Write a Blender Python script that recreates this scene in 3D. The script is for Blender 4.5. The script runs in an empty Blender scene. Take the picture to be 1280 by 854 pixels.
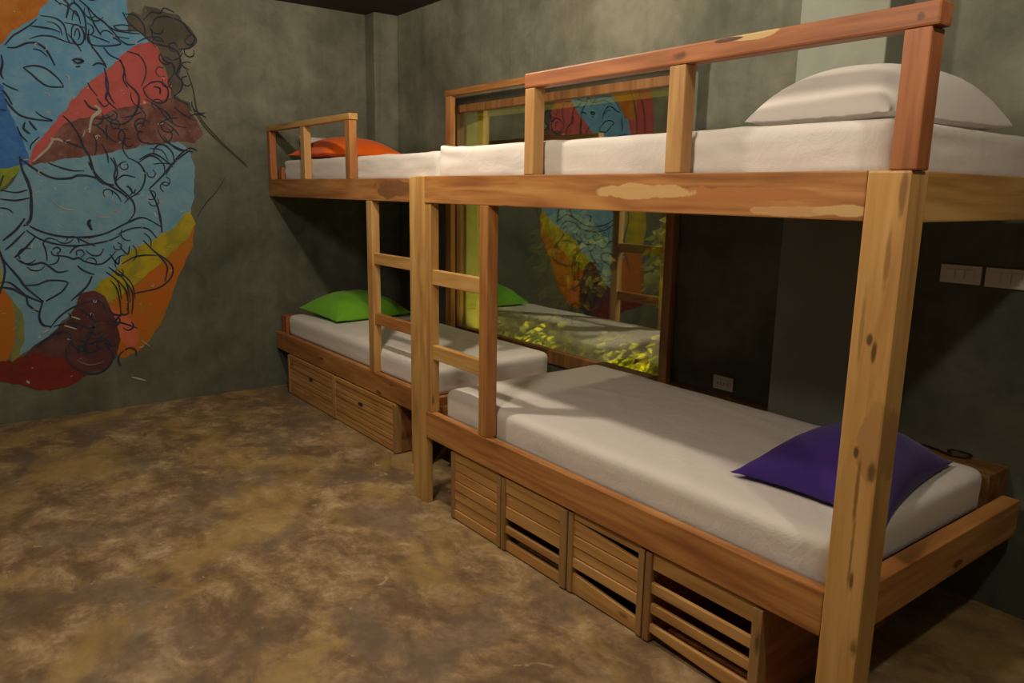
import bpy, bmesh, math, random
from mathutils import Vector, Matrix, noise
random.seed(7)
sc = bpy.context.scene
col = sc.collection
sc.view_settings.view_transform = 'Standard'
sc.view_settings.look = 'None'
sc.view_settings.gamma = 1.0
sc.view_settings.use_curve_mapping = False
sc.view_settings.exposure = 0.22

# ------------------------------------------------------------------ materials
class N:
    def __init__(s, name):
        s.m = bpy.data.materials.new(name); s.m.use_nodes = True
        s.t = s.m.node_tree; s.t.nodes.clear()
        s.out = s.add('ShaderNodeOutputMaterial')
    def add(s, kind, **kw):
        n = s.t.nodes.new(kind)
        for k, v in kw.items(): setattr(n, k, v)
        return n
    def set(s, sock, v):
        if isinstance(v, bpy.types.NodeSocket): s.t.links.new(v, sock)
        else: sock.default_value = v
    def math(s, op, a, b=0.0, clamp=False):
        n = s.add('ShaderNodeMath', operation=op, use_clamp=clamp)
        s.set(n.inputs[0], a); s.set(n.inputs[1], b); return n.outputs[0]
    def vmath(s, op, a, b=(0, 0, 0)):
        n = s.add('ShaderNodeVectorMath', operation=op)
        s.set(n.inputs[0], a); s.set(n.inputs[1], b)
        return n.outputs[1] if op in ('LENGTH', 'DISTANCE') else n.outputs[0]
    def coord(s): return s.add('ShaderNodeTexCoord').outputs['Object']
    def noise(s, vec, scale, detail=4, rough=.55, dist=0.0):
        n = s.add('ShaderNodeTexNoise'); s.set(n.inputs['Vector'], vec)
        n.inputs['Scale'].default_value = scale; n.inputs['Detail'].default_value = detail
        n.inputs['Roughness'].default_value = rough; n.inputs['Distortion'].default_value = dist
        return n.outputs[0]
    def ramp(s, fac, stops):
        n = s.add('ShaderNodeValToRGB'); e = n.color_ramp.elements
        while len(e) < len(stops): e.new(.5)
        for el, (p, c) in zip(e, stops):
            el.position = p; el.color = (*c, 1) if len(c) == 3 else c
        s.set(n.inputs[0], fac); return n.outputs[0]
    def step(s, v, a, b):
        n = s.add('ShaderNodeMapRange', clamp=True); n.interpolation_type = 'SMOOTHSTEP'
        s.set(n.inputs[0], v); n.inputs[1].default_value = a; n.inputs[2].default_value = b
        return n.outputs[0]
    def mix(s, f, a, b, blend='MIX'):
        n = s.add('ShaderNodeMix', data_type='RGBA', blend_type=blend)
        s.set(n.inputs[0], f)
        for sock, v in ((n.inputs[6], a), (n.inputs[7], b)):
            if isinstance(v, bpy.types.NodeSocket): s.t.links.new(v, sock)
            else: sock.default_value = (*v, 1)
        return n.outputs[2]
    def bsdf(s, color, rough=.6, bump=None, bstr=.3, bdist=.01, spec=.4, **kw):
        b = s.add('ShaderNodeBsdfPrincipled')
        if isinstance(color, bpy.types.NodeSocket): s.t.links.new(color, b.inputs['Base Color'])
        else: b.inputs['Base Color'].default_value = (*color, 1)
        s.set(b.inputs['Roughness'], rough); b.inputs['Specular IOR Level'].default_value = spec
        for k, v in kw.items(): s.set(b.inputs[k.replace('_', ' ')], v)
        if bump is not None:
            n = s.add('ShaderNodeBump'); n.inputs['Strength'].default_value = bstr; n.inputs['Distance'].default_value = bdist
            s.set(n.inputs['Height'], bump); s.t.links.new(n.outputs[0], b.inputs['Normal'])
        s.t.links.new(b.outputs[0], s.out.inputs[0]); return s.m

def wood(name, light, mid, dark, axis, patches=(), knots=True, rough=.42, streak=1.0):
    """boards with the grain along one axis; patches = (centre, radii, colour) of sapwood or stain, in object space"""
    n = N(name); co = n.coord()
    rnd = n.add('ShaderNodeObjectInfo').outputs['Random']
    off = n.add('ShaderNodeCombineXYZ')
    for i in range(3): n.set(off.inputs[i], n.math('MULTIPLY', rnd, 7.0 + 3 * i))
    p = n.vmath('ADD', co, off.outputs[0])
    sc3 = [9.0, 9.0, 9.0]; sc3[axis] = 1.1
    st = n.vmath('MULTIPLY', p, tuple(sc3))
    big = n.noise(st, .9, 3, .5, 1.6)
    sc4 = [60.0, 60.0, 60.0]; sc4[axis] = 2.6
    fine = n.noise(n.vmath('MULTIPLY', p, tuple(sc4)), 1.0, 4, .6, .4)
    sc5 = [16.0, 16.0, 16.0]; sc5[axis] = .55
    wob = n.noise(n.vmath('MULTIPLY', p, tuple(sc3)), .55, 3, .5, .3)
    lines_ = n.noise(n.vmath('MULTIPLY', p, tuple(sc5)), 1.6, 3, .6, .9)
    figure = n.math('FRACT', n.math('MULTIPLY', wob, 7.0))
    figure = n.math('ABSOLUTE', n.math('SUBTRACT', figure, .5))
    f = n.math('ADD', n.math('MULTIPLY', big, .66), n.math('ADD', n.math('MULTIPLY', lines_, .30), n.math('MULTIPLY', n.math('SUBTRACT', figure, .25), .32 * streak)))
    c = n.ramp(f, [(.26, dark), (.46, mid), (.64, light)])
    c = n.mix(n.math('MULTIPLY', n.step(fine, .52, .75), .45), c, tuple(x * .55 for x in mid))
    blot = n.noise(p, 7.0, 4, .6, .5)
    for i, (ce, ra, cc) in enumerate(patches):
        d = n.vmath('LENGTH', n.vmath('DIVIDE', n.vmath('SUBTRACT', co, ce), ra))
        d = n.math('ADD', d, n.math('MULTIPLY', n.math('SUBTRACT', n.noise(co, 11.0 + i, 3, .55), .5), 1.5))
        m = n.step(d, 1.05, .90) if ra[0] > .03 else n.math('MULTIPLY', n.step(d, 1.25, .45), .8)
        c = n.mix(m, c, n.mix(n.math('MULTIPLY', fine, .5), cc, tuple(x * .7 for x in cc)))
    if knots:
        v = n.add('ShaderNodeTexVoronoi', feature='F1'); ks = [7.5, 7.5, 7.5]; ks[axis] = 2.4
        n.set(v.inputs['Vector'], n.vmath('MULTIPLY', p, tuple(ks))); v.inputs['Scale'].default_value = 1.0
        d = n.math('ADD', v.outputs['Distance'], n.math('MULTIPLY', n.math('SUBTRACT', blot, .5), .30))
        c = n.mix(n.math('MULTIPLY', n.step(d, .12, .05), .8), c, tuple(x * .35 for x in dark))
    h = n.math('ADD', n.math('MULTIPLY', fine, .6), n.math('MULTIPLY', big, .4))
    return n.bsdf(c, n.math('ADD', rough, n.math('MULTIPLY', fine, .2)), h, .25, .004, .45)

ORA = ((.56, .27, .085), (.42, .175, .05), (.24, .085, .025))
RED = ((.50, .19, .065), (.38, .13, .042), (.22, .07, .022))
PAL = ((.66, .405, .145), (.56, .31, .095), (.38, .185, .05))
BRN = ((.34, .165, .055), (.25, .115, .038), (.14, .06, .02))
SLT = ((.66, .375, .13), (.54, .285, .092), (.36, .17, .055))

def cement(name, a, b, c, scale=1.3, streaks=.20, rough=.75, dado_shade=None):
    n = N(name); co = n.coord()
    big = n.noise(co, scale, 6, .62, .4)
    drip = n.noise(n.vmath('MULTIPLY', co, (7, 7, .55)), 1.0, 5, .6, .5)
    mid = n.noise(co, scale * 5.5, 5, .65, .6)
    f = n.math('ADD', n.math('ADD', n.math('MULTIPLY', big, .72), n.math('MULTIPLY', drip, streaks)), n.math('MULTIPLY', mid, .28))
    cc = n.ramp(f, [(.44, a), (.58, b), (.74, c)])
    tint = n.noise(co, .8, 3, .5)
    cc = n.mix(n.math('MULTIPLY', n.step(tint, .45, .65), .35), cc, (.15, .115, .075))
    if dado_shade:      # darker lower coat with a brushed edge; also paints in shade under the bunk deck
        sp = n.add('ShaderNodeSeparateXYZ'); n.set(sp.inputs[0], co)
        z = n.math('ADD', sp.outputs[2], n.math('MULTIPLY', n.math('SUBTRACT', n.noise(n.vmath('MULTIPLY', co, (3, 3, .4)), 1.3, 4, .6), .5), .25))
        cc = n.mix(n.step(z, dado_shade[0] + .07, dado_shade[0] - .07), cc, dado_shade[1], 'MULTIPLY')
    return n.bsdf(cc, n.math('ADD', rough - .12, n.math('MULTIPLY', mid, .3)), mid, .18, .01, .3)

def floor_mat():
    n = N('stained_concrete'); co = n.coord()
    big = n.noise(co, 1.1, 5, .6, .7)
    blot = n.noise(n.vmath('MULTIPLY', co, (1.0, 1.35, 1)), 4.6, 8, .68, .35)
    spk = n.noise(co, 22, 5, .7, .5)
    c = n.ramp(n.math('ADD', n.math('MULTIPLY', blot, .62), n.math('ADD', n.math('MULTIPLY', big, .22), n.math('MULTIPLY', spk, .18))),
               [(.36, (.12, .08, .046)), (.47, (.20, .13, .066)), (.54, (.32, .215, .11)), (.64, (.52, .39, .225))])
    warm = n.noise(n.vmath('ADD', co, (3.1, 5.2, 0)), 1.7, 4, .6, .5)
    c = n.mix(n.math('MULTIPLY', n.step(warm, .48, .62), .6), c, (.42, .29, .09))
    cool = n.noise(n.vmath('ADD', co, (9.7, 2.2, 0)), 1.9, 4, .6, .5)
    c = n.mix(n.math('MULTIPLY', n.step(cool, .50, .62), .6), c, (.17, .13, .095))
    c = n.mix(n.math('MULTIPLY', n.step(n.noise(co, 9, 3, .6, .8), .66, .74), .5), c, (.60, .47, .30))
    return n.bsdf(c, n.math('ADD', .42, n.math('MULTIPLY', blot, .25)), n.math('ADD', blot, n.math('MULTIPLY', spk, .4)), .25, .01, .35)

def plain(name, c, rough=.6, spec=.4, var=.12, scale=25, **kw):
    n = N(name); v = n.noise(n.coord(), scale, 4, .6)
    cc = n.mix(n.math('MULTIPLY', v, 1.0), tuple(x * (1 - var) for x in c), tuple(min(1, x * (1 + var)) for x in c))
    return n.bsdf(cc, rough, v, .08, .004, spec, **kw)

def cloth(name, c, weave=420, var=.06, rough=.9, sheen=.15, crease=.35):
    n = N(name); co = n.coord()
    w = n.noise(co, weave, 2, .5); cr = n.noise(n.vmath('MULTIPLY', co, (1, 1.5, 1)), 7, 5, .62, 1.2)
    cc = n.mix(n.noise(co, 3.0, 4, .6), tuple(x * (1 - var) for x in c), tuple(min(1, x * (1 + var)) for x in c))
    h = n.math('ADD', n.math('MULTIPLY', w, .12), cr)
    return n.bsdf(cc, rough, h, crease, .012, .15, Sheen_Weight=sheen)

def paint(name, c, c2):
    n = N(name); co = n.coord()
    f = n.noise(co, 6.5, 6, .66, .3)
    cc = n.mix(n.step(f, .40, .68), c, c2)
    cc = n.mix(n.math('MULTIPLY', n.step(n.noise(co, 26, 4, .7), .56, .72), .35), cc, tuple(x * .62 for x in c))
    flake = n.noise(n.vmath('MULTIPLY', co, (1, 1, 1.8)), 17, 3, .55, .6)
    cc = n.mix(n.math('MULTIPLY', n.step(flake, .70, .735), .7), cc, (.55, .55, .50))
    return n.bsdf(cc, .72, f, .1, .004, .25)

M = {
 'wall': cement('grey_green_cement', (.105, .115, .085), (.185, .19, .142), (.30, .295, .225), dado_shade=(1.86, (.56, .60, .58))),
 'column': cement('pale_cement', (.24, .275, .23), (.31, .34, .285), (.38, .40, .33), .8, .2, dado_shade=(1.60, (.55, .58, .58))),  # darker below the deck: the bunk's shade is put into the colour
 'ceiling': plain('dark_ceiling_paint', (.045, .034, .026), .85),
 'floor': floor_mat(),
 'sheet': cloth('white_sheet', (.74, .70, .655)),
 'white_pillow': cloth('white_pillowcase', (.78, .735, .70), crease=.2),
 'orange_pillow': cloth('orange_pillowcase', (1.0, .15, .010), crease=.15),
 'green_pillow': cloth('green_pillowcase', (.17, .46, .028), crease=.2),
 'purple_pillow': cloth('purple_pillowcase', (.050, .021, .185), crease=.15),
 'plate': plain('ivory_plastic', (.66, .62, .56), .35, .5, .03),
 'rocker': plain('white_plastic', (.66, .64, .60), .3, .5, .03),
 'dark_plastic': plain('black_plastic', (.018, .016, .015), .4),
 'frame': wood('dark_window_wood', *BRN, 2, knots=False),
 'reveal': plain('yellow_render', (.50, .45, .12), .8, .2, .35, 14),
 'soil': plain('garden_soil', (.06, .05, .025), .95, .1, .4, 6),
 'garden_wall': plain('garden_wall_render', (.05, .055, .04), .95, .1, .4, 3),
 'leaf': None,
}
def leaf_mat(name, a, b):
    n = N(name); co = n.coord()
    return n.bsdf(n.mix(n.step(n.noise(co, 6, 3), .35, .65), a, b), .6, None, spec=.3)
M['leaf'] = leaf_mat('yellow_green_leaf', (.16, .20, .015), (.40, .36, .03))
M['stem'] = plain('woody_stem', (.07, .045, .02), .9)

def glass_mat():
    n = N('tinted_reflective_glass')
    g = n.add('ShaderNodeBsdfGlossy'); g.inputs['Color'].default_value = (.90, .93, .80, 1); g.inputs['Roughness'].default_value = .012
    t = n.add('ShaderNodeBsdfTransparent'); t.inputs['Color'].default_value = (.92, .94, .85, 1)
    m = n.add('ShaderNodeMixShader'); m.inputs[0].default_value = .54
    n.t.links.new(g.outputs[0], m.inputs[1]); n.t.links.new(t.outputs[0], m.inputs[2])
    n.t.links.new(m.outputs[0], n.out.inputs[0]); return n.m
M['glass'] = glass_mat()

PC = {'blue': ((.115, .30, .50), (.18, .37, .52)), 'deep': ((.035, .13, .42), (.06, .20, .46)),
 'light': ((.175, .335, .43), (.12, .285, .40)), 'orange': ((.42, .13, .015), (.50, .20, .03)), 'orange2': ((.44, .12, .012), (.36, .15, .012)),
 'red': ((.47, .10, .088), (.42, .08, .075)), 'maroon': ((.13, .05, .042), (.24, .12, .10)), 'grey': ((.085, .072, .055), (.125, .105, .08)),
 'lime': ((.26, .30, .03), (.15, .21, .03)), 'yellow': ((.42, .33, .012), (.24, .23, .02)), 'salmon': ((.55, .14, .06), (.5, .10, .04)),
 'wine': ((.085, .028, .028), (.125, .05, .05)), 'darkred': ((.19, .024, .014), (.14, .02, .014)), 'olive': ((.24, .22, .035), (.14, .20, .10)),
 'ink': ((.020, .028, .048), (.035, .048, .075)), 'olive_ink': ((.035, .035, .006), (.05, .05, .01)), 'staff': ((.058, .052, .034), (.075, .066, .045)), 'pale': ((.42, .40, .36), (.34, .30, .26)), 'rose': ((.20, .09, .09), (.24, .12, .12))}
PM = {k: paint('mural_' + k, *v) for k, v in PC.items()}

# ------------------------------------------------------------------ mesh helpers
def root_of(o):
    v = Vector((0, 0, 0))
    while o is not None: v = v + o.location; o = o.parent
    return v
def link(name, bm, mat, parent=None, smooth=False, origin=None):
    """one bmesh in world coordinates -> one mesh object (child of parent, or standing at origin)"""
    me = bpy.data.meshes.new(name)
    if parent is not None: base = root_of(parent)
    else: base = Vector(origin) if origin is not None else Vector((0, 0, 0))
    for v in bm.verts: v.co -= base
    bmesh.ops.recalc_face_normals(bm, faces=bm.faces)
    bm.to_mesh(me); bm.free()
    me.materials.append(mat)
    if smooth:
        for p in me.polygons: p.use_smooth = True
    o = bpy.data.objects.new(name, me); col.objects.link(o)
    if parent is not None: o.parent = parent
    else: o.location = base
    return o
def tag(o, label, cat, group=None):
    o['label'] = label; o['category'] = cat
    if group: o['group'] = group
    return o
def thing(name, label, cat, loc, group=None):
    o = bpy.data.objects.new(name, None); o.empty_display_size = .1; col.objects.link(o); o.location = loc
    return tag(o, label, cat, group)
def struct(name, bm, mat, parent=None):
    o = link(name, bm, mat, parent)
    if parent is None: o['kind'] = 'structure'
    return o
def box(bm, x0, x1, y0, y1, z0, z1, bev=.004, seg=2):
    r = bmesh.ops.create_cube(bm, size=1, matrix=Matrix.Translation(((x0 + x1) / 2, (y0 + y1) / 2, (z0 + z1) / 2)) @ Matrix.Diagonal((x1 - x0, y1 - y0, z1 - z0, 1)))
    if bev > 0:
        es = list({e for v in r['verts'] for e in v.link_edges})
        bmesh.ops.bevel(bm, geom=es, offset=min(bev, .45 * min(x1 - x0, y1 - y0, z1 - z0)), segments=seg, profile=.6, affect='EDGES')
    return bm
def B(*a, **k): return box(bmesh.new(), *a, **k)
def tube(bm, pts, r, n=8):
    rings = []
    for i, p in enumerate(pts):
        p = Vector(p); a = Vector(pts[max(0, i - 1)]); b = Vector(pts[min(len(pts) - 1, i + 1)])
        t = (b - a).normalized(); u = t.orthogonal().normalized(); w = t.cross(u)
        if i and rings:
            u0 = (rings[-1][0].co - Vector(pts[i - 1])); u = (u0 - t * u0.dot(t)).normalized(); w = t.cross(u)
        rings.append([bm.verts.new(p + (u * math.cos(2 * math.pi * k / n) + w * math.sin(2 * math.pi * k / n)) * r) for k in range(n)])
    for A, C in zip(rings, rings[1:]):
        for k in range(n): bm.faces.new((A[k], A[(k + 1) % n], C[(k + 1) % n], C[k]))
    bm.faces.new(rings[0][::-1]); bm.faces.new(rings[-1])
    return bm
def spline(pts, k=6):
    out = []; P = [Vector((p[0], p[1], 0)) if len(p) == 2 else Vector(p) for p in pts]
    for i in range(len(P) - 1):
        a, b, c, d = P[max(0, i - 1)], P[i], P[i + 1], P[min(len(P) - 1, i + 2)]
        for j in range(k):
            t = j / k
            out.append(.5 * ((2 * b) + (c - a) * t + (2 * a - 5 * b + 4 * c - d) * t * t + (3 * b - a - 3 * c + d) * t ** 3))
    out.append(P[-1]); return out

# ------------------------------------------------------------------ the room
D = 1.27; H = 2.9; XR = 7.2; YF = -4.2
WX0, WX1, WZ0, WZ1 = .95, 3.14, .46, 2.15
struct('floor', B(-.2, XR + .2, YF - .2, D + .2, -.15, 0, bev=0), M['floor'])
struct('ceiling', B(-.2, XR + .2, YF - .2, D + .2, H, H + .15, bev=0), M['ceiling'])
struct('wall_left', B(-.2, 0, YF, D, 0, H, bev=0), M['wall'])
struct('wall_right', B(XR, XR + .2, YF, D, 0, H, bev=0), M['wall'])
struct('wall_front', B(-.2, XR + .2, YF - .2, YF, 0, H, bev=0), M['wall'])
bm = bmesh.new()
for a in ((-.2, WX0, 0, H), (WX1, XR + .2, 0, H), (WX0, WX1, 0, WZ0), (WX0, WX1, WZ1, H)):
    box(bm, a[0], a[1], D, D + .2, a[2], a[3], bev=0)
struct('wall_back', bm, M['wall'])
def column_bm(x0, x1, y0, y1, bev):
    bm = B(x0, x1, y0, y1, 0, H, bev=bev, seg=3); return bm
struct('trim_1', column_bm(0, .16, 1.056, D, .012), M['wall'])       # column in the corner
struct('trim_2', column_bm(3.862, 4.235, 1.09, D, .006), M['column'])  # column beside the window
# window: frame > glass, lining
def frame_bm(x0, x1, z0, z1, y0, y1, w):
    bm = bmesh.new()
    box(bm, x0, x0 + w, y0, y1, z0, z1); box(bm, x1 - w, x1, y0, y1, z0, z1)
    box(bm, x0 + w, x1 - w, y0, y1, z0, z0 + w); box(bm, x0 + w, x1 - w, y0, y1, z1 - w * .6, z1); return bm
win = struct('window_1', frame_bm(WX0, WX1, WZ0, WZ1, D - .015, D + .05, .085), M['frame'])
link('glass_pane', B(WX0 + .08, WX1 - .08, D + .012, D + .018, WZ0 + .08, WZ1 - .045, bev=0), M['glass'], win)
bm = bmesh.new()   # the yellow outer reveal
box(bm, WX0 + .0, WX0 + .10, D + .06, D + .26, WZ0, WZ1); box(bm, WX1 - .1, WX1, D + .06, D + .26, WZ0, WZ1)
box(bm, WX0 + .10, WX1 - .10, D + .06, D + .26, WZ1 - .06, WZ1)
link('reveal', bm, M['reveal'], win)

# garden beyond the glass
struct('trim_3', B(-.5, 4.5, D + .2, 5.2, -.15, -.01, bev=0), M['soil'])
struct('trim_4', B(-.5, 4.5, 5.0, 5.2, -.01, 3.2, bev=0), M['garden_wall'])
def shrub(x, y, z0, rx, rz, n, size, label):
    t = thing('shrub', label, 'shrub', (x, y, -.01), 'shrubs outside the window')
    bm = bmesh.new()
    for i in range(n):
        u = random.uniform(-1, 1); a = random.uniform(0, 2 * math.pi); r = random.uniform(.55, 1) ** .5
        s = math.sqrt(1 - u * u)
        p = Vector((x + rx * r * s * math.cos(a), y + rx * .6 * r * s * math.sin(a), z0 + rz * (1 + u * r)))
        d = Vector((random.gauss(0, 1), random.gauss(0, 1), random.gauss(-.2, .7))).normalized()
        w = d.orthogonal().normalized() * size * .38; d = d * size
        k = Vector((0, 0, -size * .2))
        vs = [bm.verts.new(q) for q in (p, p + d * .45 + w, p + d + k, p + d * .45 - w)]
        bm.faces.new(vs)
    link('foliage', bm, M['leaf'], t)
    bm = bmesh.new()
    for k in range(5):
        a = k * 1.26; e = Vector((x + rx * .5 * math.cos(a), y + rx * .3 * math.sin(a), z0 + rz * 1.1))
        tube(bm, [(x + .03 * math.cos(a), y + .03 * math.sin(a), -.02), tuple((Vector((x, y, z0 * .5 + .1)) + e) / 2), tuple(e)], .012, 6)
    link('stem', bm, M['stem'], t, True)
    return t
shrub(.62, 2.02, .0, .30, .27, 1100, .085, 'low yellow-green shrub behind the glass, left of its low neighbours')
shrub(1.30, 1.98, .0, .33, .29, 1400, .085, 'low yellow-green shrub behind the left half of the window glass')
shrub(2.00, 1.98, .0, .33, .28, 1400, .085, 'low yellow-green shrub behind the right half of the window glass')
shrub(2.62, 1.95, .0, .27, .35, 1200, .085, 'low yellow-green shrub behind the right end of the window glass')
shrub(.75, 2.62, .55, .42, .42, 1100, .10, 'tall loose shrub behind the glass, towards the left')
shrub(2.15, 2.55, .62, .34, .40, 1100, .10, 'tall loose shrub behind the glass, towards the right')

# ------------------------------------------------------------------ mural on the left wall
PAINT = [
  ('blue_paint', 'blue', 1, [(-1.381,2.89),(-0.679,2.89),(-0.661,2.649),(-0.581,2.549),(-0.514,2.507),(-0.653,2.429),(-0.782,2.324),(-0.924,2.19),(-1.096,1.977),(-1.226,1.811),(-1.3,1.669),(-1.423,1.635),(-1.507,1.623),(-1.709,1.608),(-1.721,2.053),(-1.556,2.342)]),
  ('deep_blue_paint', 'deep', 2, [(-1.663,2.057),(-1.453,2.169),(-1.399,2.136),(-1.387,2.009),(-1.348,1.892),(-1.304,1.718),(-1.308,1.678),(-1.423,1.635),(-1.507,1.628),(-1.716,1.617)]),
  ('orange_paint', 'orange', 2, [(-1.616,2.862),(-1.381,2.89),(-1.079,2.89),(-1.114,2.669),(-1.162,2.615),(-1.192,2.564),(-1.265,2.507),(-1.326,2.471),(-1.366,2.401),(-1.448,2.308),(-1.6,2.291)]),
  ('red_paint', 'red', 2, [(-0.523,2.516),(-0.496,2.478),(-0.469,2.357),(-0.429,2.267),(-0.42,2.173),(-0.444,2.118),(-0.556,2.067),(-0.708,2.024),(-0.858,1.963),(-1.007,1.963),(-1.072,1.949),(-1.144,1.845),(-1.212,1.772),(-1.309,1.664),(-1.304,1.718),(-1.224,1.84),(-1.134,1.954),(-1.023,2.092),(-0.922,2.21),(-0.802,2.302),(-0.729,2.38),(-0.636,2.461)]),
  ('maroon_paint', 'maroon', 3, [(-1.309,1.664),(-1.193,1.792),(-1.101,1.927),(-0.997,1.974),(-0.864,2.003),(-0.754,2.062),(-0.574,2.097),(-0.437,2.15),(-0.335,2.105),(-0.265,2.012),(-0.228,1.916),(-0.286,1.857),(-0.404,1.857),(-0.52,1.84),(-0.675,1.806),(-0.825,1.768),(-1.018,1.729),(-1.193,1.692)]),
  ('grey_paint', 'grey', 2, [(-0.669,2.548),(-0.671,2.637),(-0.629,2.683),(-0.582,2.67),(-0.558,2.723),(-0.479,2.725),(-0.399,2.706),(-0.348,2.693),(-0.299,2.648),(-0.26,2.612),(-0.231,2.552),(-0.266,2.506),(-0.332,2.477),(-0.365,2.442),(-0.35,2.359),(-0.364,2.305),(-0.347,2.243),(-0.393,2.175),(-0.364,2.146),(-0.301,2.129),(-0.295,2.065),(-0.357,2.092),(-0.428,2.13),(-0.423,2.204),(-0.454,2.348),(-0.487,2.469),(-0.534,2.515),(-0.581,2.549)]),
  ('light_blue_paint', 'light', 1, [(-1.309,1.669),(-1.192,1.697),(-1.017,1.734),(-0.825,1.773),(-0.675,1.812),(-0.52,1.846),(-0.404,1.862),(-0.322,1.801),(-0.304,1.668),(-0.323,1.454),(-0.351,1.352),(-0.465,1.263),(-0.565,1.198),(-0.663,1.144),(-0.782,1.059),(-0.849,0.963),(-0.957,0.848),(-1.04,0.788),(-1.141,0.719),(-1.223,0.634),(-1.303,0.56),(-1.39,0.505),(-1.476,0.44),(-1.499,0.474),(-1.467,0.63),(-1.478,0.788),(-1.505,0.863),(-1.657,0.944),(-1.766,1.059),(-1.721,1.494),(-1.479,1.487),(-1.405,1.557),(-1.353,1.657)]),
  ('lime_paint', 'lime', 2, [(-1.709,1.608),(-1.506,1.633),(-1.421,1.65),(-1.347,1.672),(-1.383,1.607),(-1.44,1.547),(-1.478,1.497),(-1.724,1.465)]),
  ('yellow_paint', 'yellow', 2, [(-0.35,1.375),(-0.322,1.284),(-0.372,1.193),(-0.454,1.115),(-0.556,1.028),(-0.679,0.921),(-0.798,0.838),(-0.925,0.757),(-1.001,0.785),(-1.037,0.82),(-0.983,0.893),(-0.911,0.933),(-0.858,0.975),(-0.822,1.05),(-0.747,1.114),(-0.652,1.155),(-0.576,1.198),(-0.454,1.274),(-0.395,1.353)]),
  ('orange_paint', 'orange2', 1, [(-0.328,1.284),(-0.355,1.112),(-0.418,0.999),(-0.481,0.875),(-0.533,0.739),(-0.597,0.593),(-0.68,0.473),(-0.77,0.39),(-0.866,0.355),(-0.923,0.407),(-0.929,0.578),(-0.984,0.75),(-0.897,0.855),(-0.738,0.969),(-0.548,1.073),(-0.428,1.172)]),
  ('salmon_paint', 'salmon', 3, [(-0.945,0.747),(-0.879,0.709),(-0.832,0.66),(-0.785,0.61),(-0.758,0.55),(-0.766,0.447),(-0.83,0.42),(-0.875,0.493),(-0.907,0.61)]),
  ('maroon_paint', 'wine', 3, [(-1.093,0.835),(-1.006,0.84),(-0.941,0.803),(-0.918,0.723),(-0.887,0.608),(-0.875,0.493),(-0.905,0.371),(-0.982,0.289),(-1.082,0.279),(-1.154,0.334),(-1.206,0.396),(-1.307,0.419),(-1.386,0.45),(-1.47,0.407),(-1.429,0.466),(-1.342,0.532),(-1.245,0.598),(-1.153,0.687)]),
  ('red_paint', 'darkred', 2, [(-1.827,0.482),(-1.58,0.442),(-1.514,0.412),(-1.43,0.456),(-1.328,0.487),(-1.205,0.407),(-1.081,0.29),(-1.144,0.231),(-1.242,0.2),(-1.327,0.185),(-1.407,0.213),(-1.493,0.259),(-1.596,0.284),(-1.844,0.319)]),
  ('orange_paint', 'orange2', 3, [(-1.772,1.01),(-1.551,0.917),(-1.513,0.874),(-1.491,0.831),(-1.475,0.725),(-1.489,0.579),(-1.518,0.455),(-1.548,0.416),(-1.829,0.462)]),
  ('olive_paint', 'olive', 2, [(-1.498,0.852),(-1.453,0.776),(-1.427,0.679),(-1.439,0.553),(-1.476,0.44),(-1.522,0.413),(-1.506,0.581)]),
  ('red_paint', 'red', 1, [(-1.3,2.89),(-1.36,2.6),(-1.46,2.35),(-1.58,2.05),(-1.72,1.85),(-1.86,1.95),(-1.88,2.25),(-1.84,2.55),(-1.72,2.89)]),
  ('light_blue_paint', 'light', 1, [(-1.42,1.5),(-1.42,0.95),(-1.5,0.75),(-1.6,0.9),(-1.7,1.2),(-1.62,1.5)]),
  ('yellow_paint', 'yellow', 2, [(-1.58,1.62),(-1.5,1.4),(-1.52,1.0),(-1.5,0.7),(-1.62,0.55),(-1.76,0.8),(-1.84,1.2),(-1.8,1.55)]),
]
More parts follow.
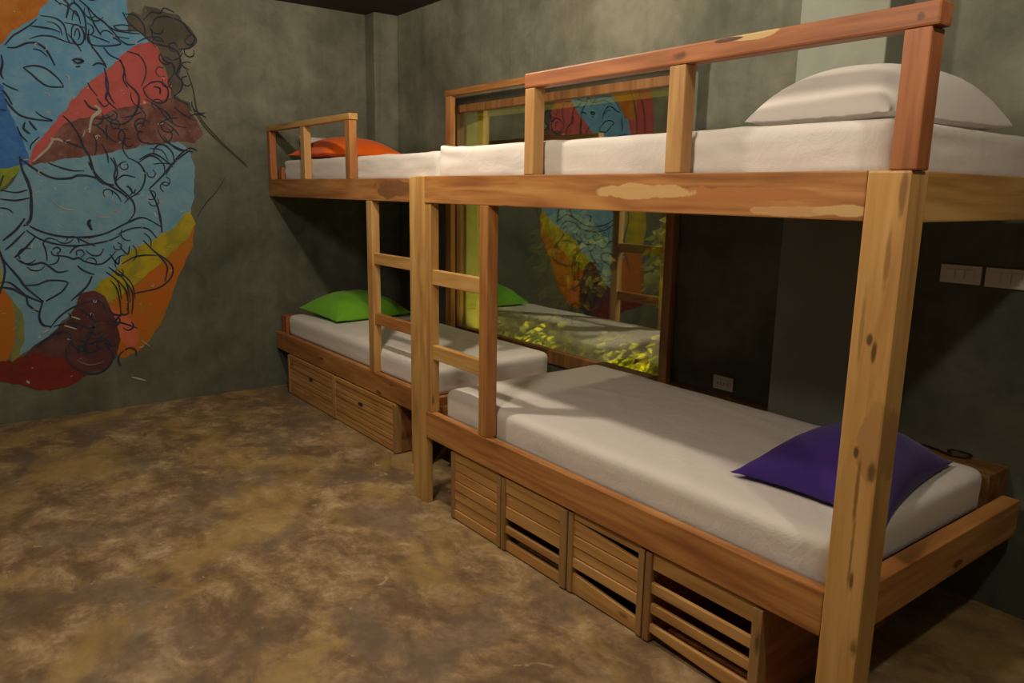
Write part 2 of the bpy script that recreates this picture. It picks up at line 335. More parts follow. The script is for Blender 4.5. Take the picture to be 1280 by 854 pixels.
STROKES = [
  ('ink', 7, [(-1.356,2.368),(-1.311,2.374),(-1.251,2.406),(-1.199,2.412),(-1.156,2.385),(-1.13,2.337),(-1.111,2.288)]),
  ('ink', 6, [(-1.284,2.259),(-1.224,2.276),(-1.166,2.267),(-1.123,2.235),(-1.092,2.201),(-1.075,2.166)]),
  ('ink', 6, [(-1.284,2.259),(-1.242,2.223),(-1.206,2.187),(-1.156,2.158),(-1.072,2.162)]),
  ('ink', 4, [(-1.222,2.377),(-1.177,2.368),(-1.147,2.335)]),
  ('ink', 5, [(-1.367,2.381),(-1.324,2.436),(-1.283,2.469),(-1.228,2.512),(-1.186,2.554)]),
  ('ink', 5, [(-1.236,2.433),(-1.175,2.459),(-1.109,2.463),(-1.05,2.445),(-0.997,2.433)]),
  ('ink', 5, [(-1.222,2.51),(-1.164,2.51),(-1.105,2.507),(-1.066,2.494)]),
  ('ink', 5, [(-1.164,2.578),(-1.105,2.579),(-1.06,2.564),(-1.036,2.531),(-1.028,2.474),(-1.017,2.438)]),
  ('ink', 4, [(-1.134,2.547),(-1.095,2.545),(-1.064,2.52),(-1.054,2.478)]),
  ('ink', 6, [(-1.022,2.584),(-1.006,2.644),(-0.976,2.681),(-0.944,2.661),(-0.92,2.613),(-0.916,2.54),(-0.926,2.464)]),
  ('ink', 4, [(-0.992,2.573),(-0.981,2.619),(-0.966,2.635),(-0.949,2.594),(-0.946,2.558)]),
  ('ink', 5, [(-1.004,2.477),(-0.992,2.537),(-0.963,2.552),(-0.935,2.522),(-0.932,2.471),(-0.956,2.435),(-0.99,2.438),(-1.004,2.477)]),
  ('ink', 4, [(-0.986,2.479),(-0.976,2.517),(-0.962,2.526),(-0.955,2.49),(-0.968,2.459)]),
  ('ink', 6, [(-1.029,2.691),(-1.004,2.666),(-1.017,2.599)]),
  ('ink', 6, [(-0.94,2.705),(-0.895,2.668),(-0.857,2.622),(-0.81,2.591),(-0.777,2.558),(-0.738,2.511)]),
  ('ink', 5, [(-0.896,2.66),(-0.874,2.59),(-0.856,2.548),(-0.831,2.506)]),
  ('ink', 5, [(-0.899,2.535),(-0.912,2.466),(-0.886,2.44),(-0.822,2.44),(-0.742,2.457),(-0.719,2.475),(-0.76,2.508),(-0.665,2.505)]),
  ('ink', 4, [(-0.888,2.499),(-0.833,2.483),(-0.784,2.467)]),
  ('ink', 5, [(-0.755,2.573),(-0.703,2.587),(-0.644,2.587)]),
  ('ink', 5, [(-0.755,2.573),(-0.72,2.551),(-0.631,2.562)]),
  ('ink', 6, [(-0.894,2.431),(-0.862,2.39),(-0.818,2.319)]),
  ('ink', 5, [(-0.823,2.432),(-0.791,2.39),(-0.734,2.366)]),
  ('ink', 6, [(-0.897,2.311),(-0.867,2.329),(-0.832,2.325),(-0.815,2.304)]),
  ('ink', 8, [(-1.013,2.332),(-0.984,2.342),(-0.95,2.335),(-0.98,2.317),(-1.006,2.329)]),
  ('ink', 5, [(-0.995,2.293),(-0.967,2.299)]),
  ('ink', 5, [(-1.401,2.157),(-1.372,2.138),(-1.323,2.118)]),
  ('ink', 6, [(-1.406,2.114),(-1.384,2.08),(-1.363,2.031)]),
  ('ink', 6, [(-1.392,2.322),(-1.39,2.272),(-1.405,2.214),(-1.393,2.179)]),
  ('ink', 5, [(-0.934,2.201),(-0.922,2.172),(-0.884,2.122)]),
  ('ink', 6, [(-0.821,2.273),(-0.828,2.196),(-0.811,2.128),(-0.786,2.083)]),
  ('ink', 6, [(-0.734,2.366),(-0.71,2.307),(-0.722,2.244),(-0.696,2.192)]),
  ('ink', 6, [(-0.692,2.667),(-0.66,2.607),(-0.577,2.541),(-0.516,2.496),(-0.412,2.482),(-0.361,2.448),(-0.353,2.367),(-0.384,2.31),(-0.347,2.259),(-0.364,2.203),(-0.407,2.158),(-0.368,2.133),(-0.315,2.11)]),
  ('ink', 5, [(-0.681,2.656),(-0.618,2.658),(-0.572,2.606),(-0.564,2.542)]),
  ('ink', 5, [(-0.57,2.633),(-0.515,2.692),(-0.463,2.693),(-0.434,2.73),(-0.37,2.713)]),
  ('ink', 5, [(-0.521,2.6),(-0.491,2.657),(-0.425,2.679),(-0.386,2.671)]),
  ('ink', 6, [(-0.373,2.673),(-0.321,2.654),(-0.283,2.605),(-0.246,2.556),(-0.276,2.512),(-0.315,2.534),(-0.271,2.58)]),
  ('ink', 5, [(-0.522,2.587),(-0.514,2.522),(-0.449,2.517)]),
  ('ink', 5, [(-0.481,2.434),(-0.445,2.384),(-0.406,2.375),(-0.396,2.322),(-0.441,2.25),(-0.418,2.198)]),
  ('ink', 5, [(-0.359,2.475),(-0.291,2.49),(-0.248,2.522)]),
  ('ink', 5, [(-0.808,2.587),(-0.738,2.546),(-0.602,2.544)]),
  ('ink', 5, [(-0.741,2.507),(-0.683,2.469),(-0.632,2.475)]),
  ('ink', 6, [(-0.728,2.367),(-0.709,2.29),(-0.701,2.226),(-0.654,2.177),(-0.633,2.126),(-0.665,2.029),(-0.734,1.958),(-0.809,1.953),(-0.856,1.989)]),
  ('ink', 5, [(-0.686,2.423),(-0.612,2.406),(-0.578,2.343),(-0.583,2.277),(-0.614,2.207)]),
  ('ink', 6, [(-0.602,2.195),(-0.547,2.24),(-0.481,2.246),(-0.445,2.195),(-0.463,2.126),(-0.517,2.108),(-0.58,2.143),(-0.602,2.195)]),
  ('ink', 5, [(-0.536,2.214),(-0.497,2.204),(-0.5,2.164)]),
  ('ink', 6, [(-0.83,2.304),(-0.815,2.189),(-0.834,2.109),(-0.777,2.048)]),
  ('ink', 5, [(-0.594,2.129),(-0.519,2.081),(-0.471,2.016),(-0.407,1.965),(-0.339,1.955)]),
  ('ink', 5, [(-0.53,1.93),(-0.495,1.863),(-0.403,1.811),(-0.308,1.787)]),
  ('ink', 5, [(-0.603,1.83),(-0.51,1.834),(-0.446,1.781),(-0.438,1.697)]),
  ('ink', 4, [(-0.591,1.803),(-0.513,1.792),(-0.477,1.724)]),
  ('ink', 5, [(-0.498,1.625),(-0.422,1.74),(-0.334,1.814),(-0.279,1.802)]),
  ('ink', 4, [(-0.649,2.084),(-0.602,2.02),(-0.634,1.937)]),
  ('ink', 4, [(-0.739,1.89),(-0.759,1.795),(-0.726,1.729)]),
  ('ink', 5, [(-0.412,2.089),(-0.347,2.038),(-0.267,2.002)]),
  ('staff', 5, [(-0.314,2.344),(-0.28,2.224),(-0.25,2.045),(-0.117,1.882),(0.067,1.714)]),
  ('staff', 4, [(-0.289,2.084),(-0.213,1.963),(-0.104,1.854),(0.073,1.699)]),
  ('ink', 6, [(-1.396,2.064),(-1.373,2.019),(-1.323,1.968),(-1.24,1.95),(-1.154,1.947)]),
  ('ink', 5, [(-1.243,1.998),(-1.203,1.968),(-1.154,1.952)]),
  ('ink', 6, [(-1.305,1.93),(-1.316,1.889),(-1.284,1.859)]),
  ('ink', 6, [(-1.283,1.939),(-1.259,1.901),(-1.246,1.885)]),
  ('ink', 5, [(-1.35,1.903),(-1.334,1.848),(-1.302,1.81)]),
  ('ink', 7, [(-1.093,1.984),(-1.052,1.938),(-1.014,1.866),(-0.99,1.784),(-0.964,1.734),(-0.941,1.634),(-0.884,1.566),(-0.83,1.55)]),
  ('ink', 6, [(-0.964,2.092),(-0.93,2.045),(-0.878,2.032)]),
  ('ink', 5, [(-1.106,1.828),(-1.049,1.806),(-0.983,1.78)]),
  ('ink', 5, [(-0.887,2.106),(-0.852,2.059),(-0.82,2.079)]),
  ('ink', 5, [(-0.851,1.984),(-0.806,1.954),(-0.726,1.954)]),
  ('ink', 8, [(-1.353,1.719),(-1.347,1.639),(-1.325,1.566),(-1.314,1.492),(-1.326,1.401)]),
  ('ink', 7, [(-1.348,1.703),(-1.295,1.656),(-1.228,1.609),(-1.164,1.586),(-1.082,1.592),(-1.035,1.61),(-0.944,1.599),(-0.862,1.549),(-0.786,1.498),(-0.748,1.455)]),
  ('ink', 5, [(-1.2,1.684),(-1.136,1.657),(-1.063,1.639),(-1.002,1.64)]),
  ('ink', 5, [(-1.477,1.511),(-1.395,1.495),(-1.33,1.513)]),
  ('ink', 5, [(-1.482,1.454),(-1.4,1.446),(-1.32,1.463)]),
  ('ink', 5, [(-0.839,1.731),(-0.812,1.672),(-0.826,1.602),(-0.806,1.542)]),
  ('ink', 4, [(-1.43,1.996),(-1.396,1.994)]),
  ('ink', 4, [(-1.235,1.846),(-1.283,1.795),(-1.293,1.762)]),
  ('pale', 8, [(-1.175,1.837),(-1.164,1.833),(-1.191,1.783),(-1.223,1.749),(-1.285,1.689)]),
  ('pale', 7, [(-1.165,1.829),(-1.135,1.835),(-1.107,1.82)]),
  ('pale', 9, [(-0.906,2.063),(-0.878,2.032),(-0.928,1.979),(-0.951,1.886)]),
  ('ink', 9, [(-1.314,1.499),(-1.318,1.416),(-1.333,1.325),(-1.373,1.284)]),
  ('ink', 7, [(-1.361,1.334),(-1.417,1.26),(-1.493,1.195)]),
  ('ink', 7, [(-1.369,1.251),(-1.439,1.177),(-1.485,1.137)]),
  ('ink', 7, [(-1.318,1.212),(-1.379,1.142),(-1.441,1.086)]),
  ('ink', 7, [(-1.351,1.292),(-1.289,1.253),(-1.204,1.222),(-1.1,1.207),(-0.992,1.209),(-0.895,1.233),(-0.815,1.276)]),
  ('ink', 6, [(-1.361,1.259),(-1.301,1.207),(-1.223,1.171),(-1.12,1.151),(-1.012,1.157),(-0.891,1.18),(-0.82,1.214)]),
  ('ink', 6, [(-1.235,1.12),(-1.223,1.094),(-1.156,1.083),(-1.112,1.064),(-1.081,1.071),(-1.044,1.044),(-0.96,1.022),(-0.901,1.055),(-0.856,1.107)]),
  ('ink', 5, [(-1.034,1.118),(-1.002,1.086),(-0.955,1.084),(-0.927,1.128)]),
  ('ink', 5, [(-1.227,1.129),(-1.203,1.145),(-1.182,1.127),(-1.2,1.102)]),
  ('ink', 5, [(-1.132,1.099),(-1.106,1.133),(-1.074,1.15)]),
  ('ink', 6, [(-1.414,1.068),(-1.367,1.036),(-1.293,1.046),(-1.252,1.018),(-1.21,0.981),(-1.149,0.987)]),
  ('ink', 6, [(-1.401,0.906),(-1.335,0.906),(-1.267,0.928),(-1.193,0.924),(-1.156,0.909)]),
  ('ink', 6, [(-1.093,1.019),(-1.057,0.982),(-0.997,0.953)]),
  ('ink', 10, [(-0.99,1.322),(-1.004,1.296),(-0.988,1.252)]),
  ('ink', 7, [(-1.516,1.105),(-1.481,1.037),(-1.432,0.959),(-1.395,0.889),(-1.309,0.792)]),
  ('ink', 6, [(-1.533,0.931),(-1.484,0.928),(-1.439,0.883),(-1.401,0.829),(-1.398,0.786)]),
  ('ink', 5, [(-1.487,1.4),(-1.447,1.392),(-1.421,1.367)]),
  ('ink', 6, [(-1.156,0.909),(-1.199,0.85),(-1.294,0.795)]),
  ('ink', 6, [(-1.013,0.945),(-1.05,0.876),(-1.151,0.785)]),
  ('pale', 4, [(-1.206,1.45),(-1.151,1.4),(-1.085,1.383)]),
  ('pale', 4, [(-0.957,1.339),(-0.87,1.338)]),
  ('ink', 6, [(-0.819,1.732),(-0.802,1.642),(-0.82,1.563),(-0.753,1.485),(-0.72,1.433),(-0.719,1.366),(-0.767,1.299)]),
  ('ink', 6, [(-0.734,1.735),(-0.664,1.698),(-0.632,1.62),(-0.664,1.526),(-0.73,1.472)]),
  ('ink', 6, [(-0.662,1.725),(-0.571,1.768),(-0.485,1.718),(-0.449,1.678)]),
  ('ink', 5, [(-0.676,1.698),(-0.585,1.754),(-0.512,1.703),(-0.504,1.637)]),
  ('ink', 7, [(-0.614,1.527),(-0.518,1.623),(-0.434,1.719),(-0.323,1.805)]),
  ('ink', 7, [(-0.608,1.52),(-0.57,1.42),(-0.553,1.297),(-0.552,1.228)]),
  ('ink', 5, [(-0.819,1.576),(-0.768,1.617),(-0.695,1.605)]),
  ('ink', 6, [(-0.748,1.551),(-0.715,1.499),(-0.701,1.526)]),
  ('ink', 6, [(-1.015,1.198),(-0.894,1.235),(-0.767,1.299),(-0.666,1.332),(-0.555,1.269)]),
  ('ink', 5, [(-0.835,1.22),(-0.746,1.259),(-0.646,1.257),(-0.587,1.188)]),
  ('ink', 5, [(-0.829,1.14),(-0.784,1.084),(-0.767,1.138)]),
  ('ink', 5, [(-0.893,1.088),(-0.85,1.019),(-0.834,1.073)]),
  ('ink', 6, [(-0.677,1.176),(-0.606,1.092),(-0.533,1.033),(-0.497,0.975),(-0.515,0.906),(-0.598,0.84),(-0.767,0.809)]),
  ('ink', 5, [(-0.826,1.018),(-0.723,1.068),(-0.595,1.07)]),
  ('ink', 6, [(-0.595,1.077),(-0.535,0.991),(-0.556,0.88)]),
  ('ink', 5, [(-0.927,0.969),(-0.86,0.897),(-0.845,0.773)]),
  ('ink', 5, [(-0.89,0.98),(-0.811,0.895),(-0.791,0.741)]),
  ('ink', 5, [(-0.853,0.979),(-0.774,0.879),(-0.758,0.767)]),
  ('ink', 5, [(-0.499,1.89),(-0.427,1.814),(-0.363,1.79)]),
  ('ink', 6, [(-0.973,1.7),(-0.914,1.574),(-0.833,1.55)]),
  ('ink', 7, [(-1.536,0.901),(-1.471,0.886),(-1.398,0.835),(-1.313,0.787)]),
  ('ink', 7, [(-1.312,0.793),(-1.341,0.701),(-1.326,0.64),(-1.277,0.623)]),
  ('ink', 6, [(-1.398,0.829),(-1.393,0.776),(-1.338,0.724)]),
  ('olive_ink', 6, [(-0.903,0.911),(-0.865,0.834),(-0.854,0.684)]),
  ('olive_ink', 6, [(-0.859,0.908),(-0.81,0.818),(-0.81,0.668)]),
  ('olive_ink', 6, [(-0.815,0.906),(-0.772,0.803),(-0.788,0.666)]),
  ('ink', 7, [(-1.208,0.471),(-1.205,0.384),(-1.157,0.316),(-1.086,0.275),(-1.009,0.278),(-0.949,0.327),(-0.928,0.388),(-0.961,0.455)]),
  ('ink', 6, [(-0.958,0.631),(-0.86,0.609),(-0.761,0.562)]),
  ('ink', 6, [(-1.288,0.612),(-1.22,0.69),(-1.11,0.754),(-0.98,0.768),(-0.944,0.679)]),
  ('ink', 9, [(-1.38,0.49),(-1.293,0.553),(-1.208,0.58),(-1.17,0.54),(-1.197,0.469)]),
  ('ink', 5, [(-1.172,0.516),(-1.155,0.465),(-1.112,0.472)]),
  ('ink', 5, [(-1.086,0.531),(-1.023,0.512),(-0.965,0.544)]),
  ('ink', 6, [(-1.267,0.622),(-1.162,0.637),(-1.06,0.59),(-0.993,0.609)]),
  ('pale', 5, [(-1.205,0.623),(-1.134,0.591)]),
  ('pale', 5, [(-1.158,0.679),(-1.107,0.656)]),
  ('pale', 4, [(-0.744,0.476),(-0.69,0.425)]),
  ('pale', 4, [(-0.76,0.42),(-0.724,0.429)]),
  ('pale', 7, [(-1.45,0.276),(-1.436,0.256)]),
  ('pale', 6, [(-0.822,0.214),(-0.731,0.175)]),
  ('pale', 6, [(-1.336,0.581),(-1.299,0.602)]),
  ('rose', 5, [(-1.152,0.378),(-1.08,0.337),(-0.992,0.345)]),
  ('ink', 6, [(-1.4,2.7),(-1.55,2.5),(-1.62,2.2),(-1.58,2.0)]),
  ('ink', 6, [(-1.5,2.75),(-1.7,2.45),(-1.75,2.1)]),
  ('ink', 7, [(-1.45,1.6),(-1.55,1.3),(-1.5,1.0),(-1.62,0.7)]),
]

mur = thing('mural', 'large peeling mural of a blue crowned face and round belly on the left wall', 'mural', (0, -.98, .25))
for k, (nm, key, layer, pts) in enumerate(PAINT):
    # ragged outline: subdivide each side and shake it
    out = []
    for i, p in enumerate(pts):
        q = pts[(i + 1) % len(pts)]; L = math.dist(p, q); m = max(1, int(L / .022))
        for j in range(m):
            y = p[0] + (q[0] - p[0]) * j / m; z = p[1] + (q[1] - p[1]) * j / m
            a = noise.noise((y * 22, z * 22, k * 3.1)); b = noise.noise((y * 22 + 9, z * 22, k * 5.7))
            out.append((y + a * .012, min(H - .005, z + b * .012)))
    bm = bmesh.new(); x = .0008 + .0012 * layer + .00008 * k
    f = bm.faces.new([bm.verts.new((x, y, z)) for y, z in out])
    e = bmesh.ops.extrude_face_region(bm, geom=[f])
    for v in e['geom']:
        if isinstance(v, bmesh.types.BMVert): v.co.x = .0003
    bmesh.ops.triangulate(bm, faces=bm.faces)
    link(nm, bm, PM[key], mur)
def scribble(y0, y1, z0, z1, n, key, w, size, seed):
    rs = random.Random(seed)
    for _ in range(n):
        y, z, a, k = rs.uniform(y0, y1), rs.uniform(z0, z1), rs.uniform(0, 6.28), rs.uniform(-1.3, 1.3); P = [(y, z)]
        for _ in range(4):
            y += size * math.cos(a); z += size * math.sin(a); a += k; P.append((y, z))
        STROKES.append((key, w, P))
scribble(-.95, -.32, 1.82, 2.05, 22, 'ink', 5, .035, 1)      # folds and hair over the maroon band
scribble(-.62, -.28, 2.05, 2.60, 16, 'ink', 4, .035, 2)      # hair and horn
scribble(-1.12, -.80, 2.48, 2.80, 12, 'ink', 4, .030, 3)     # crown
scribble(-1.15, -.82, .38, .72, 22, 'ink', 6, .030, 4)       # the dark creature at the foot
scribble(-.85, -.48, 1.42, 1.72, 12, 'ink', 4, .030, 5)      # bracelets
scribble(-1.35, -.60, .98, 1.22, 18, 'ink', 4, .030, 6)      # belt
scribble(-1.35, -.50, .45, 2.45, 34, 'pale', 3, .011, 8)     # scratches
STROKES.append(('ink', 3, [(-.09, 1.62), (-.16, 1.52), (-.25, 1.42), (-.31, 1.33)]))
lines = {}
for si, (key, w, pts) in enumerate(STROKES):
    kk = (key, si if key in ('pale', 'staff') else 0)
    if kk not in lines: lines[kk] = bmesh.new()
    bm = lines[kk]
    P = spline(pts, 7); n = len(P); A = []; C = []; x = .0068 + .00003 * (si % 40)
    for i, p in enumerate(P):
        t = (P[min(n - 1, i + 1)] - P[max(0, i - 1)]).normalized(); nn = Vector((-t.y, t.x, 0))
        ww = w * .0010 * (.40 + .60 * math.sin(math.pi * min(1, max(0, .08 + .84 * i / (n - 1))))) * (1 + .35 * noise.noise((p.x * 15, p.y * 15, 2)))
        for L, sg in ((A, 1), (C, -1)):
            q = p + nn * ww * sg; L.append(bm.verts.new((x, q.x, min(H - .004, q.y))))
    for i in range(n - 1): bm.faces.new((A[i], A[i + 1], C[i + 1], C[i]))
NM = {'ink': 'outline_strokes', 'olive_ink': 'olive_strokes', 'staff': 'staff_stroke', 'pale': 'white_scratch', 'rose': 'rose_stroke'}
for (key, si), bm in lines.items(): link(NM[key], bm, PM[key], mur)

# ------------------------------------------------------------------ bunk beds
def L(r, p): return tuple(Vector(p) - Vector(r))
def bunk_right():
    R0 = (2.55, 0, 0)
    t = thing('bunk_bed', 'orange timber bunk bed in front of the window, standing forward of its neighbour', 'bunk bed', R0)
    pat = lambda p: L(R0, p)
    tan = (.66, .42, .17)
    m_front = wood('upper_beam_wood', *ORA, 0, [(pat((4.42, 0, 1.552)), (.24, .3, .022), (.50, .19, .055)), (pat((4.05, 0, 1.557)), (.22, .3, .024), tan), (pat((4.60, 0, 1.509)), (.15, .3, .014), (.62, .34, .14)), (pat((4.74, 0, 1.515)), (.07, .3, .016), tan)], streak=1.3)
    m_post = wood('near_post_wood', (.68, .41, .145), (.59, .325, .10), (.43, .205, .06), 2,
                  [(pat((4.88, 0, .93)), (.036, .4, .10), (.50, .275, .09)), (pat((4.848, 0, 1.20)), (.008, .3, .016), (.05, .02, .01)), (pat((4.862, 0, 1.165)), (.007, .3, .028), (.06, .025, .012)),
                   (pat((4.845, 0, .90)), (.008, .3, .017), (.05, .02, .01)), (pat((4.89, 0, 1.56)), (.010, .3, .07), (.20, .09, .03)), (pat((4.87, 0, .55)), (.007, .3, .03), (.07, .03, .015)), (pat((4.87, 0, 1.40)), (.008, .3, .08), (.30, .15, .05)), (pat((4.858, 0, .80)), (.006, .3, .09), (.22, .10, .035)), (pat((4.825, 0, 1.22)), (.006, .3, .10), (.36, .19, .06)), (pat((4.89, 0, .86)), (.012, .3, .03), (.12, .055, .02)), (pat((4.862, 0, .62)), (.005, .3, .10), (.28, .14, .045))], streak=.6)
    W = {'o0': wood('orange_wood_x', *ORA, 0), 'r0': wood('red_wood_x', *RED, 0), 'o1': wood('orange_wood_y', *ORA, 1), 'o2': wood('orange_wood_z', *ORA, 2), 'r2': wood('red_wood_z', *RED, 2),
         'p2': wood('pale_wood_z', *PAL, 2), 'p0': wood('pale_wood_x', *PAL, 0, knots=False), 'p1': wood('pale_wood_y', *PAL, 1), 'b0': wood('brown_wood_x', *BRN, 0), 'b2': wood('shaded_brown_wood_z', *BRN, 2)}
    W['p2n'] = wood('pale_wood_guard', (.60, .36, .135), (.52, .29, .10), (.40, .19, .06), 2, knots=False)
    P = lambda n, m, *b, **k: link(n, B(*b, **k), m, t)
    P('post', m_post, 4.798, 4.905, 0, .088, 0, 1.614, bev=.006)
    P('post', W['p2'], 2.555, 2.683, 0, .04, 0, 1.614, bev=.005)
    P('upper_beam', m_front, 2.683, 4.798, .0, .04, 1.491, 1.614)
    P('upper_end_beam', W['p1'], 4.858, 4.902, .088, 1.085, 1.491, 1.614)
    P('upper_end_beam', W['o1'], 2.64, 2.68, .04, 1.085, 1.491, 1.614)
    P('upper_back_beam', W['o0'], 2.68, 4.858, 1.045, 1.085, 1.491, 1.60)
    P('upper_deck', W['b0'], 2.68, 4.858, .04, 1.045, 1.575, 1.60, bev=.001)
    P('lower_beam', W['o0'], 2.683, 4.798, 0, .04, .350, .484)
    P('lower_end_beam', W['o1'], 4.80, 4.86, .088, 1.19, .350, .484)
    P('lower_end_beam', W['o1'], 2.64, 2.68, .04, 1.09, .350, .484)
    P('lower_deck', W['b0'], 2.68, 4.80, .04, 1.09, .42, .445, bev=.001)
    P('back_ledge', wood('dark_ledge_wood', (.16, .08, .03), (.11, .052, .02), (.06, .028, .011), 0), 2.64, 3.858, 1.094, 1.255, .36, .568)
    P('back_ledge', W['b0'], 4.239, 4.785, 1.094, 1.265, .36, .572)
    # guard rail on the upper front
    P('guard_post', W['p2n'], 3.43, 3.486, 0, .052, 1.614, 1.932)
    P('guard_post', W['p2n'], 4.142, 4.205, 0, .05, 1.614, 1.932)
    P('guard_post', W['r2'], 4.850, 4.914, 0, .062, 1.614, 1.932)
    P('guard_rail', wood('guard_rail_wood', *RED, 0, [(pat((4.43, 0, 1.980)), (.085, .3, .014), (.66, .46, .20)), (pat((4.36, 0, 1.978)), (.05, .3, .006), (.12, .045, .02)), (pat((4.885, 0, 1.955)), (.010, .3, .010), (.10, .035, .015))]), 3.428, 4.93, -.003, .055, 1.932, 1.986, bev=.006)
    # ladder
    P('ladder_stile', W['o2'], 3.135, 3.195, 0, .056, .484, 1.491)
    P('ladder_stile', W['p2'], 2.683, 2.730, .004, .05, .484, 1.491)
    for z0, z1, s in ((1.112, 1.182, .008), (.750, .820, .0)):
        P('rung', W['p0'], 2.730, 3.135, .012, .044, z0, z1)
    return t, W
bunkR, WD = bunk_right()

def bunk_left():
    Y = .229; R0 = (.0, Y, 0)
    t = thing('bunk_bed', 'timber bunk bed in the corner beside the mural wall, with an orange pillow on top', 'bunk bed', R0)
    W = WD; P = lambda n, m, *b, **k: link(n, B(*b, **k), m, t)
    X1 = 2.235
    P('post', W['p2'], 2.142, X1, Y - .002, Y + .075, 0, 1.612)
    P('upper_beam', wood('far_upper_beam_wood', *ORA, 0, [((1.95, 0, 1.55), (.20, .3, .05), (.25, .11, .04))]), .004, 2.142, Y, Y + .04, 1.485, 1.612)
    P('upper_end_beam', W['o1'], 2.34, 2.38, Y + .04, 1.09, 1.485, 1.605)
    P('upper_back_beam', W['o0'], .18, 2.34, 1.055, 1.09, 1.485, 1.60)
    P('upper_deck', W['b0'], .006, 2.34, Y + .04, 1.05, 1.575, 1.60, bev=.001)
    P('end_board', W['r2'], .072, .14, Y + .055, 1.04, 1.60, 1.70)
    P('lower_beam', W['o0'], .022, 2.142, Y, Y + .04, .312, .447)
    P('lower_end_beam', W['o1'], 2.34, 2.38, Y + .04, 1.10, .312, .44)
    P('lower_deck', W['b0'], .04, 2.34, Y + .04, 1.10, .405, .43, bev=.001)
    P('end_board', W['r2'], .03, .125, Y + .045, 1.04, .43, .572)
    P('guard_post', W['r2'], .006, .062, Y, Y + .05, 1.612, 1.962)
    P('guard_post', W['p2n'], .648, .715, Y, Y + .05, 1.612, 1.962)
    P('guard_post', W['o2'], 1.352, 1.420, Y, Y + .05, 1.612, 1.962)
    P('guard_rail', W['p0'], .005, 1.430, Y - .003, Y + .053, 1.962, 2.0)
    P('ladder_stile', W['p2n'], 1.622, 1.690, Y, Y + .052, .447, 1.485)
    P('rung', W['p0'], 1.690, 2.142, Y + .01, Y + .042, 1.112, 1.178)
    P('rung', W['o0'], 1.690, 2.142, Y + .01, Y + .042, .748, .814)
    return t
bunkL = bunk_left()

# timber guard in front of the window
t = thing('window_guard', 'thin orange timber guard frame standing across the window behind the beds', 'guard frame', (2.1, 1.14, 0))
gx0, gx1, gy0, gy1 = 1.085, 3.225, 1.125, 1.165
link('post', B(gx0, gx0 + .07, gy0, gy1, 0, 2.195), WD['o2'], t)
link('post', B(gx1 - .055, gx1, gy0, gy1, .568, 2.195), WD['b2'], t)  # browner than the left post: shade behind the bunk painted into the wood
link('top_rail', B(gx0 - .003, gx1 + .003, gy0 - .004, gy1 + .004, 2.195, 2.235), WD['o0'], t)

# ------------------------------------------------------------------ under-bed crates
def crate(x0, x1, yf, h, slats, label, group, wl=.028, wr=.028, holes=(), depth=.80, taper={}, deep=None, mats=None):
    t = thing('storage_crate', label, 'crate', ((x0 + x1) / 2, yf + depth / 2, 0), group)
    ms, mf, mb = mats or (CR['slat'], CR['stile'], CR['box'])
    zb = .006
    bm = bmesh.new()
    for i, (z0, z1) in enumerate(slats):
        off = random.uniform(0, .006)
        r = box(bmesh.new(), x0 + wl * .6, x1 - wr * .6, yf + .006 + off, yf + .022 + off, z0 + zb, z1 + zb - .0035, bev=.003)
        if i in taper:      # a slat cut on a slope: (dz at left, dz at right) of its top, or of its bottom
            tl, tr, bl, br = taper[i]
            for v in r.verts:
                u = (v.co.x - x0) / (x1 - x0); top = v.co.z > (z0 + z1) / 2 + zb
                v.co.z += (tl + (tr - tl) * u) if top else (bl + (br - bl) * u)
        me = bpy.data.meshes.new('x'); r.to_mesh(me); r.free(); bm.from_mesh(me); bpy.data.meshes.remove(me)
    link('slatted_front', bm, ms, t)
    link('stile', B(x0 + .001, x0 + wl, yf + .002, yf + .045, zb, h), mf, t)
    link('stile', B(x1 - wr, x1 - .001, yf, yf + .045, zb, h), mf, t)
    link('side_panel', B(x0 + .002, x0 + .016, yf + .045, yf + depth, zb, h), mb, t)
    link('side_panel', B(x1 - .016, x1 - .002, yf + .045, yf + depth, zb, h), mb, t)
    link('back_panel', B(x0 + .016, x1 - .016, yf + depth - .016, yf + depth, zb, h), mb, t)
    link('bottom_panel', B(x0 + .016, x1 - .016, yf + .045, yf + depth - .016, 0, .012), mb, t)
    for hx, hz in holes:
        b = bmesh.new(); bmesh.ops.create_uvsphere(b, u_segments=16, v_segments=8, radius=1, matrix=Matrix.Translation((hx, yf + .006, hz)) @ Matrix.Diagonal((.034, .006, .011, 1)))
        link('finger_slot', b, M['dark_plastic'], t, True)
    return t
CR = {'slat': wood('crate_slat_wood', *SLT, 0, streak=.7), 'stile': wood('crate_stile_wood', (.44, .26, .10), (.36, .20, .075), (.22, .11, .04), 2), 'box': wood('crate_box_wood', *BRN, 1), 'red': wood('crate_side_wood', *RED, 1)}
gR = 'slatted crates under the right bunk'; gL = 'slatted crates under the left bunk'
ev = lambda n, h: [(h * i / n, h * (i + 1) / n) for i in range(n)]
HR = .338; HL = .303
crate(2.900, 3.302, .004, HR, ev(7, HR), 'slatted wooden crate with no gaps, nearest the middle post under the front bunk', gR)
crate(3.306, 3.738, .002, HR, [(0, .050), (.083, .119), (.152, .21), (.21, .268), (.268, HR)], 'slatted crate with two dark gaps and a dark wide right stile', gR, wr=.040)
crate(3.742, 4.142, .004, HR, [(0, .064), (.108, .152), (.152, .198), (.198, .245), (.245, .295), (.305, HR)], 'slatted crate with one long gap low down and a tapering gap at its top right', gR,
      taper={0: (.022, -.008, 0, 0), 4: (.012, -.018, 0, 0)})
